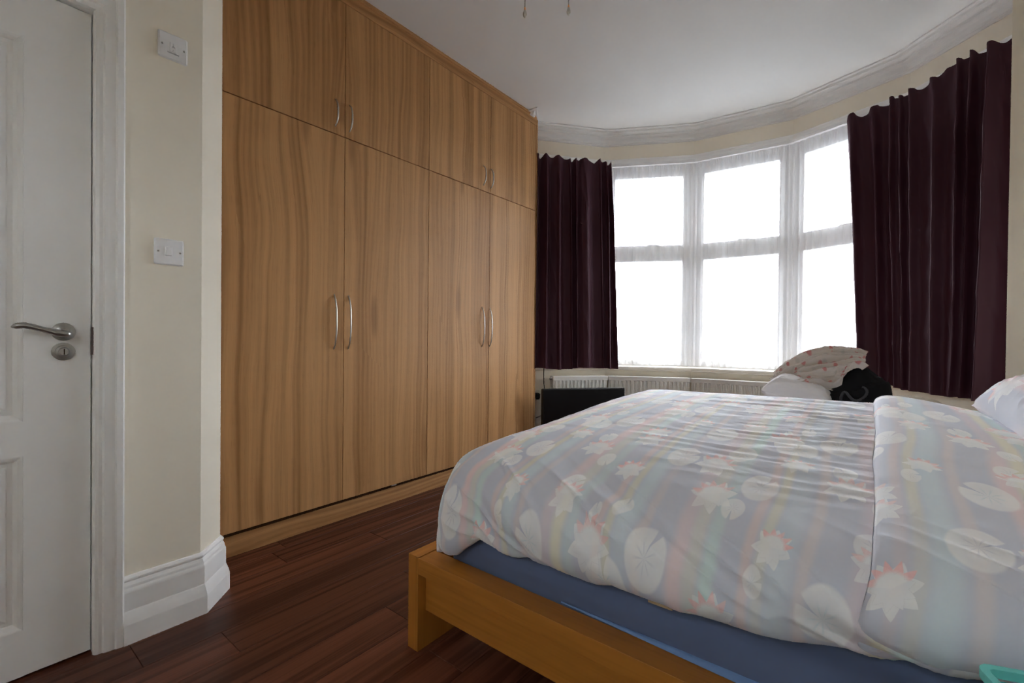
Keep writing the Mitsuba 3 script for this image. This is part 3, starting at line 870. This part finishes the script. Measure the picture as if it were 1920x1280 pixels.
def drape(nu, nv, x_from=None, lift=0.0, seed=3):
    y, dy, lu = resample(NY, ND, nu)
    x, dx, lv = resample(FX, FD, nv)
    if x_from is not None:
        x = np.linspace(x_from, .945, nv)
        dx = np.zeros(nv)
        lv = x - x_from
    Y, X = np.meshgrid(y, x, indexing='ij')
    DYs, DXs = np.meshgrid(dy, dx, indexing='ij')
    U, Vv = np.meshgrid(lu, lv, indexing='ij')
    # round the corner at the foot in plan
    for ys, sg in ((1.10, -1), (2.36, 1)):
        ax = np.clip((-.98 - X) / .098, 0, None)
        ay = np.clip(sg * (Y - ys) / (.17 if sg < 0 else .13), 0, None)
        r = np.hypot(ax, ay)
        k = np.where(r > 1e-6, np.maximum(ax, ay) / np.maximum(r, 1e-6), 1)
        k = 1 - (1 - k) * .85
        X = np.where((ax > 0) & (ay > 0), -.98 - ax * k * .098, X)
        Y = np.where((ax > 0) & (ay > 0), ys + sg * ay * k * (.17 if sg < 0 else .13), Y)
    zt = .664 + .056 * sst(1.15, 2.25, Y) + .010 * (meshkit.noise(np.stack([X * 2.3, Y * 2.3, X * 0], -1), seed) - .5)
    zt = zt - .040 * sst(.03, .50, X)
    near = Y < 1.7
    hem = np.interp(X, HX, HZ)
    hem = np.where(near, hem + (.020 if x_from is not None else -.006 * sst(-.9, -.7, X)), .40) + .006 * (meshkit.noise(np.stack([X * 22, X * 0, X * 0], -1), 5) - .5)
    dropy = DYs * (zt - hem)
    dropx = DXs * (zt - .304)
    p = 8.0
    drop = (dropy ** p + dropx ** p) ** (1 / p)
    Zz = np.maximum(zt - drop, np.where(X < -1.0, .302, .296) + .02 * DYs * 0)
    V = np.stack([X, Y, Zz], -1)
    # where both sides hang, at the foot corners, the cloth is eased
    m = (sst(.12, .35, DYs) * sst(.12, .35, DXs))[..., None]
    V = V * (1 - m) + np.stack([gaussian_filter(V[..., k], 5, mode='nearest') for k in range(3)], -1) * m
    return V, U, Vv, DYs, DXs


def normals(V):
    N = np.cross(np.gradient(V, axis=1), np.gradient(V, axis=0))
    N /= np.linalg.norm(N, axis=2, keepdims=True) + 1e-12
    return np.stack([gaussian_filter(N[..., k], 3, mode='nearest') for k in range(3)], -1)


def wrinkle(V, U, Vv, DYs, DXs, seed=3, flat=0.0):
    X, Y = V[..., 0], V[..., 1]
    o = np.zeros_like(X)
    side = sst(.10, .40, DYs)
    top = 1 - sst(.03, .2, np.maximum(DYs, DXs))
    q = lambda *a: np.stack(np.broadcast_arrays(*a), -1)
    # fine creases that run along the bed on the top, towards the fold
    w = Y + .05 * (meshkit.noise(q(X * 3.2, Y * 2, 0 * X), seed) - .5)
    n1 = meshkit.noise(q(X * 2.6 + 3, w * 21, 0 * X), seed + 1)
    n2 = meshkit.noise(q(X * 6.5, w * 42, 0 * X + 7), seed + 2)
    crease = (1 - np.abs(2 * n1 - 1)) ** 2.5 * .0062 + (1 - np.abs(2 * n2 - 1)) ** 2.5 * .0034
    o += crease * top * (.25 + .75 * sst(-.75, -.10, X)) * (.15 if flat else 1 - .85 * sst(-.01, .05, X))
    # soft diagonal folds on the hanging side, stronger towards the hem
    dgn = U * 1.0 + X * .62
    n3 = meshkit.noise(q(dgn * 7.5, X * 1.1 - U * 1.3, 0 * X + 2), seed + 3)
    o += (.8 * (n3 - .5) + .2 * ((1 - np.abs(2 * n3 - 1)) - .5)) * (.010 + .050 * side) * sst(.05, .40, np.maximum(DYs, DXs))
    n4 = meshkit.noise(q(dgn * 19, X * 3 - U * 2, 0 * X + 5), seed + 4)
    o += (1 - np.abs(2 * n4 - 1)) ** 2 * .014 * side * (1 - .5 * flat)
    # puckers along the hem
    o += side * sst(.75, 1.0, DYs) * .008 * (meshkit.noise(q(X * 30, U * 10, 0 * X), seed + 6) - .5)
    o += (meshkit.fbm(q(X * 14, Y * 14, U * 14), 3, seed + 8) - .5) * .004
    o *= 1 - sst(.12, .35, DYs) * sst(.12, .35, DXs)
    o *= (1 - .55 * sst(.80, 1.0, DYs)) * (1 - .80 * sst(-.95, -1.04, X))
    return V + normals(V) * o[..., None]


duv = thing('duvet', 'puffy duvet printed with pastel stripes and white water lilies on the bed', 'duvet')
V, U, Vv, DYs, DXs = drape(230, 300)
V = wrinkle(V, U, Vv, DYs, DXs)
mesh, uv = sheet(V[::-1], np.stack([Vv, U * 1.0], -1)[::-1], .010, 4)
obj('cover', mikit.ply(mesh, 'm_linen', True, uv=uv), None, duv)

# the duvet's folded back end, one thickness higher
V, U, Vv, DYs, DXs = drape(230, 150, x_from=.004, seed=3)
sel = DYs[:, 0] < .45
sel = np.arange(len(DYs)) < int(np.argmax(V[:, 0, 1] > 2.42))
V, U, Vv, DYs, DXs = V[sel], U[sel], Vv[sel], DYs[sel], DXs[sel]
e = np.clip(Vv / .05, 0, 1)
far = np.clip((2.44 - V[..., 1]) / .06, 0, 1)
edge = np.sqrt(np.clip(1 - (1 - e) ** 2, 0, 1)) * np.sqrt(np.clip(1 - (1 - far) ** 2, 0, 1))
thick = .017 + .010 * sst(1.1, 1.5, V[..., 1]) + .010 * sst(1.9, 2.3, V[..., 1]) * sst(.35, .05, Vv)
# the edge wanders: it leans towards the foot low on the side
V[..., 0] += (-.022 * sst(.35, .95, DYs) + .006 * (meshkit.noise(np.stack([U * 7, U * 0, U * 0], -1), 4) - .5)) * (1 - np.clip(Vv / .5, 0, 1))
V = wrinkle(V, U, Vv, DYs, DXs, flat=.55)
V = V + normals(V) * (thick * edge + .004)[..., None]
V[..., 2] -= .014 * sst(.85, 1.0, DYs) * (1 - np.clip(Vv / .12, 0, 1))
mesh, uv = sheet(V[::-1], np.stack([Vv + .17, U + .23], -1)[::-1], .010)
obj('folded_end', mikit.ply(mesh, 'm_linen', True, uv=uv), None, duv, label='end of the duvet folded back over itself near the pillow')
obj('care_tag', box(-.374, -.322, .957, .9595, .404, .440), 'm_tag', duv, label='small beige tag under the hem')


def cushion(sx, sy, sz, seed, nx=60, ny=44, creases=.010, pinch=.35):
    """a stuffed pillow: two bulging faces meeting in a seam, corners pulled out"""
    a, b = np.linspace(-1, 1, nx), np.linspace(-1, 1, ny)
    Aa, Bb = np.meshgrid(a, b, indexing='ij')
    hgt = np.clip(1 - Aa ** 4, 0, 1) ** .5 * np.clip(1 - Bb ** 4, 0, 1) ** .5
    kx = 1 - .07 * (1 - Bb ** 2) * 0 - .06 * np.cos(Bb * np.pi / 2)
    ky = 1 - .08 * np.cos(Aa * np.pi / 2)
    x, y = Aa * sx * kx, Bb * sy * ky
    w = creases * (meshkit.fbm(np.stack([Aa * 3 + seed, Bb * 3, 0 * Aa], -1), 4, seed) - .5) * 2
    cr = creases * 1.4 * (1 - np.abs(2 * meshkit.noise(np.stack([Aa * 5, Bb * 9 + Aa * 3, 0 * Aa], -1), seed + 1) - 1)) ** 3
    edge = np.clip(1 - np.maximum(np.abs(Aa), np.abs(Bb)), 0, 1)
    top = np.stack([x, y, sz * hgt + (w + cr) * np.minimum(1, edge * 6)], -1)
    bot = np.stack([x, y, -sz * .8 * hgt], -1)
    idx = np.arange(nx * ny).reshape(nx, ny)
    p, q, r, s_ = idx[:-1, :-1].ravel(), idx[1:, :-1].ravel(), idx[1:, 1:].ravel(), idx[:-1, 1:].ravel()
    f = np.vstack([np.stack([p, q, r], 1), np.stack([p, r, s_], 1)])
    V = np.vstack([top.reshape(-1, 3), bot.reshape(-1, 3)])
    uv = np.vstack([np.stack([x + .9, y + .4], -1).reshape(-1, 2)] * 2)
    return trimesh.Trimesh(V, np.vstack([f, f[:, ::-1] + nx * ny]), process=False), uv


def posed(m, at, rz=0, ry=0, rx=0):
    R = trimesh.transformations.euler_matrix(math.radians(rx), math.radians(ry), math.radians(rz), 'sxyz')
    m = m.copy()
    m.apply_transform(R)
    m.apply_translation(at)
    return m


cm, cuv = cushion(.305, .24, .125, 3, creases=.006)
obj('pillow', mikit.ply(posed(cm, (.592, 2.05, .785), rz=4, ry=-13, rx=8), 'm_linen', True, uv=cuv), None, label='plump pillow in the same lily print at the head of the bed', cat='pillow')

# ------------------------------------------------------------------ ottoman and the heap of clothes
ot = thing('ottoman', 'beige upholstered ottoman behind the bed carrying the heap of clothes', 'ottoman')
obj('seat', pillowy(-.46, .28, 2.72, 3.12, .30, .60, .03), 'm_beige_cloth', ot, smooth=True)
obj('base', box(-.45, .27, 2.73, 3.11, .05, .31, .004), 'm_beige_cloth', ot)
for xx in (-.42, .24):
    for yy in (2.76, 3.08):
        obj('foot', trimesh.creation.cylinder(.018, .052, sections=12, transform=trimesh.transformations.translation_matrix((xx, yy, .026))), 'm_black', ot)
cm, cuv = cushion(.160, .13, .088, 8, creases=.004)
obj('cushion', posed(cm, (-.300, 2.875, .682), rz=-6, rx=8, ry=13), 'm_white_cloth', smooth=True, label='plain white pillow under the crumpled floral clothes', cat='pillow')


def heap(at, rx, ry, hgt, rz, seed, fold_dir=0.5, fold=.02, n=90, droop=.03, freq=9, ry_=0):
    """a crumpled garment: a closed low dome with folds running across it"""
    r = np.linspace(0, 1, n // 2)
    th = np.linspace(0, 2 * np.pi, n * 2, endpoint=False)
    R, TH = np.meshgrid(r, th, indexing='ij')
    wob = 1 + .22 * (meshkit.noise(np.stack([np.cos(TH) * 2 + 5, np.sin(TH) * 2, 0 * TH], -1), seed) - .5) * 2
    x, y = R * np.cos(TH) * rx * wob, R * np.sin(TH) * ry * wob
    z = hgt * (1 - R ** 2.6)
    c, s_ = math.cos(fold_dir), math.sin(fold_dir)
    across = (-s_ * x + c * y)
    alongv = (c * x + s_ * y)
    q = across + c * (z - y) * .8 + .05 * (meshkit.noise(np.stack([x * 9, y * 9, z * 9], -1), seed + 1) - .5)
    f1 = meshkit.noise(np.stack([q * freq * 3.2, alongv * 3.5, 0 * x], -1), seed + 2)
    f2 = meshkit.noise(np.stack([q * freq * 7, alongv * 7, 0 * x + 3], -1), seed + 3)
    o = fold * ((1 - np.abs(2 * f1 - 1)) ** 1.5 - .4) + fold * .4 * (1 - np.abs(2 * f2 - 1)) ** 2
    z = z + o * np.clip((1 - R) * 5, .25, 1)
    x = x + o * .4 * np.cos(TH)
    y = y + o * .4 * np.sin(TH)
    z = np.where(R > .999, np.minimum(z, 0.0), z)
    z -= droop * np.clip(R - .9, 0, 1) * 5
    V = np.stack([x, y, z], -1).reshape(-1, 3)
    uv = np.stack([x, y + z], -1).reshape(-1, 2)
    n1, n2 = R.shape
    idx = np.arange(n1 * n2).reshape(n1, n2)
    a, b = idx[:-1], idx[1:]
    a2, b2 = np.roll(a, -1, 1), np.roll(b, -1, 1)
    f = np.vstack([np.stack([a.ravel(), b.ravel(), b2.ravel()], 1), np.stack([a.ravel(), b2.ravel(), a2.ravel()], 1)])
    V = np.vstack([V, [[0, 0, -droop * .5]]])
    uv = np.vstack([uv, [[0, 0]]])
    last = idx[-1]
    f = np.vstack([f, np.stack([last, np.full(n2, len(V) - 1), np.roll(last, -1)], 1)])
    m = trimesh.Trimesh(V, f, process=False)
    return posed(m, at, rz=rz, ry=ry_), uv


hm, huv = heap((-.060, 2.885, .60), .165, .125, .235, 0, 21, .3, .03)
bk = obj('dark_garment', mikit.ply(hm, 'm_black_cloth', True), None, label='black garment with a grey strap in the heap, below the floral clothes', cat='clothing')
sp = np.array([(-.118, 2.752, .665), (-.120, 2.748, .700), (-.108, 2.745, .722), (-.094, 2.748, .710), (-.070, 2.748, .685), (-.040, 2.752, .695), (-.022, 2.765, .725), (-.040, 2.78, .748)])
uu = np.linspace(0, len(sp) - 1, 40)
from scipy.interpolate import CubicSpline
spc = CubicSpline(range(len(sp)), sp)(uu)
obj('strap', tube(spc, .0065, 8), 'm_grey_cloth', bk, smooth=True, label='grey strap')


# the gathered garment: a net of points laid over the pillow and the dark garment, folded along its length
GARMENT = np.array([
    [[-0.043, 3.13, 0.794], [-0.109, 3.13, 0.802], [-0.193, 3.13, 0.795], [-0.294, 3.13, 0.765], [-0.386, 3.13, 0.706], [-0.446, 3.13, 0.66]],
    [[-0.039, 3.03, 0.887], [-0.107, 3.03, 0.91], [-0.189, 3.03, 0.908], [-0.286, 3.03, 0.881], [-0.375, 3.03, 0.817], [-0.427, 3.03, 0.759]],
    [[-0.033, 2.94, 0.868], [-0.098, 2.94, 0.876], [-0.182, 2.94, 0.867], [-0.284, 2.94, 0.834], [-0.374, 2.94, 0.789], [-0.44, 2.94, 0.74]],
    [[-0.032, 2.86, 0.849], [-0.089, 2.86, 0.839], [-0.165, 2.86, 0.81], [-0.257, 2.86, 0.783], [-0.333, 2.86, 0.741], [-0.392, 2.86, 0.7]],
    [[-0.039, 2.8, 0.833], [-0.091, 2.8, 0.797], [-0.158, 2.8, 0.723], [-0.228, 2.8, 0.747], [-0.297, 2.8, 0.718], [-0.359, 2.8, 0.645]],
])
from scipy.interpolate import RectBivariateSpline
nb, na = 150, 130
bb, aa = np.linspace(0, 4, nb), np.linspace(0, 5, na)
Vg = np.stack([RectBivariateSpline(range(5), range(6), GARMENT[..., k], kx=3, ky=3, s=0)(bb, aa) for k in range(3)], -1)
Bq, Aq = np.meshgrid(bb / 4, aa / 5, indexing='ij')
wq = Bq + .05 * (meshkit.noise(np.stack([Aq * 4, Bq * 3, 0 * Aq], -1), 61) - .5) + .10 * (Aq - .5) * (Bq - .5)
f1 = meshkit.noise(np.stack([wq * 13, Aq * 2.2, 0 * Aq], -1), 62)
f2 = meshkit.noise(np.stack([wq * 27, Aq * 4.5, 0 * Aq + 3], -1), 63)
f3 = meshkit.fbm(np.stack([Bq * 9, Aq * 9, 0 * Aq + 5], -1), 3, 64)
oq = .042 * ((1 - np.abs(2 * f1 - 1)) ** 1.8 - .33) + .014 * ((1 - np.abs(2 * f2 - 1)) ** 2 - .3) + .008 * (f3 - .5)
Nq = np.cross(np.gradient(Vg, axis=1), np.gradient(Vg, axis=0))
Nq /= np.linalg.norm(Nq, axis=2, keepdims=True) + 1e-12
Nq *= np.sign(-Nq[nb // 2, na // 2, 1])
Vg = Vg + Nq * oq[..., None]
# the ragged hem, and the turned-up cuff at the left end
Vg[..., 2] += (.012 * (meshkit.noise(np.stack([Aq * 9, 0 * Aq, 0 * Aq], -1), 65) - .5)) * np.clip((Bq - .8) * 5, 0, 1)
Vg[..., 1] -= .014 * np.clip((Aq - .90) / .10, 0, 1) * np.clip(1 - np.abs(Bq - .5) * 4, 0, 1)
if np.cross(np.gradient(Vg, axis=0), np.gradient(Vg, axis=1))[nb // 2, na // 2, 1] > 0:
    Vg, Aq, Bq = Vg[::-1], Aq[::-1], Bq[::-1]
mesh, uv = sheet(Vg, np.stack([Aq * .52, Bq * .70], -1), .003)
obj('floral_garment', mikit.ply(mesh, 'm_floral', True, uv=uv), None, label='crumpled cream clothes with small red flowers on top of the heap', cat='clothing')
hm, huv = heap((.14, 2.93, .60), .16, .15, .105, -12, 45, .1, .012)
obj('blanket', mikit.ply(hm, 'm_beige_cloth', True), None, label='beige blanket between the dark clothes and the folded duvet end', cat='blanket')

# ------------------------------------------------------------------ teal box, bottom right corner
tb = thing('storage_box', 'teal plastic open box standing on the floor beside the bed, in the bottom right corner', 'box')
def rr(w, l, r):
    return Polygon([(r, r), (w - r, r), (w - r, l - r), (r, l - r)]).buffer(r, quad_segs=5)
ang = math.radians(20)
c0 = np.array([.095, .749])
Mb = np.eye(4)
Mb[:2, 0] = (math.cos(ang), math.sin(ang))
Mb[:2, 1] = (-math.sin(ang), math.cos(ang))
Mb[:2, 3] = c0 - Mb[:2, 1] * .27
W_, L_ = .34, .27
shell = rr(W_, L_, .016).buffer(-.004).difference(rr(W_, L_, .016).buffer(-.007))
wall_ = trimesh.creation.extrude_polygon(shell, .585, engine='earcut')
bottom = trimesh.creation.extrude_polygon(rr(W_, L_, .016).buffer(-.005), .004, engine='earcut')
obj('walls', flocal(Mb, cat(wall_, bottom)), 'm_teal', tb)
lip = trimesh.creation.extrude_polygon(rr(W_, L_, .016).difference(rr(W_, L_, .016).buffer(-.0085)), .010, engine='earcut')
lip.apply_translation((0, 0, .590))
obj('rim', flocal(Mb, lip), 'm_teal_light', tb, label='paler teal rim')

# ------------------------------------------------------------------ ceiling lamp with two pull cords
LX, LY = -.945, 1.382
lamp = thing('ceiling_lamp', 'ceiling fan lamp out of sight above, from which the pull cords hang', 'lamp')
obj('body', turned([(0, 0), (.07, 0), (.075, .03), (.03, .05), (.03, .12), (.11, .15), (.125, .20), (.11, .25), (.0, .25)], (LX, LY, 0), axis='z').apply_transform(np.diag([1, 1, -1, 1])).apply_translation((0, 0, CEIL)), 'm_nickel', lamp, smooth=35)
bulb = trimesh.creation.icosphere(3, .045)
bulb.apply_translation((LX, LY, CEIL - .285))
scene['m_bulb'] = {'type': 'diffuse', 'reflectance': {'type': 'rgb', 'value': [.8, .8, .8]}}
bk_ = obj('bulb', bulb, 'm_bulb', lamp, smooth=True)
for (x, y, zb), lb in (((-1.01, 1.338, 2.128), 'thin pull cord with a chrome drop knob, the left of two below the ceiling'), ((-.88, 1.427, 2.131), 'thin pull cord with a chrome drop knob, the right of two below the ceiling')):
    pc = thing('pull_cord', lb, 'pull cord')
    dx, dy = LX - x, LY - y
    top = (x + dx * .30, y + dy * .30, 2.545)
    obj('cord', tube([(x, y, zb + .030), (x + dx * .02, y + dy * .02, 2.3), top], .0013, 6), 'm_cord', pc)
    kn = lathe([(0, 0), (.0028, .0), (.0032, .004), (.006, .007), (.0074, .012), (.0068, .018), (.0045, .026), (.0022, .032), (0, .033)], 20)
    kn.apply_translation((x, y, zb))
    obj('knob', kn, 'm_chrome', pc, smooth=30)
    co = lathe([(0, .0), (.0036, .0), (.0032, .006), (.0022, .011), (0, .0115)], 14)  # warm reflection at the top of the knob, put in as an orange ring
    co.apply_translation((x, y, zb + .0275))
    obj('glint_ring', co, 'm_orange_glint', pc, smooth=30, label='orange ring imitating the warm lamp glint on the knob')
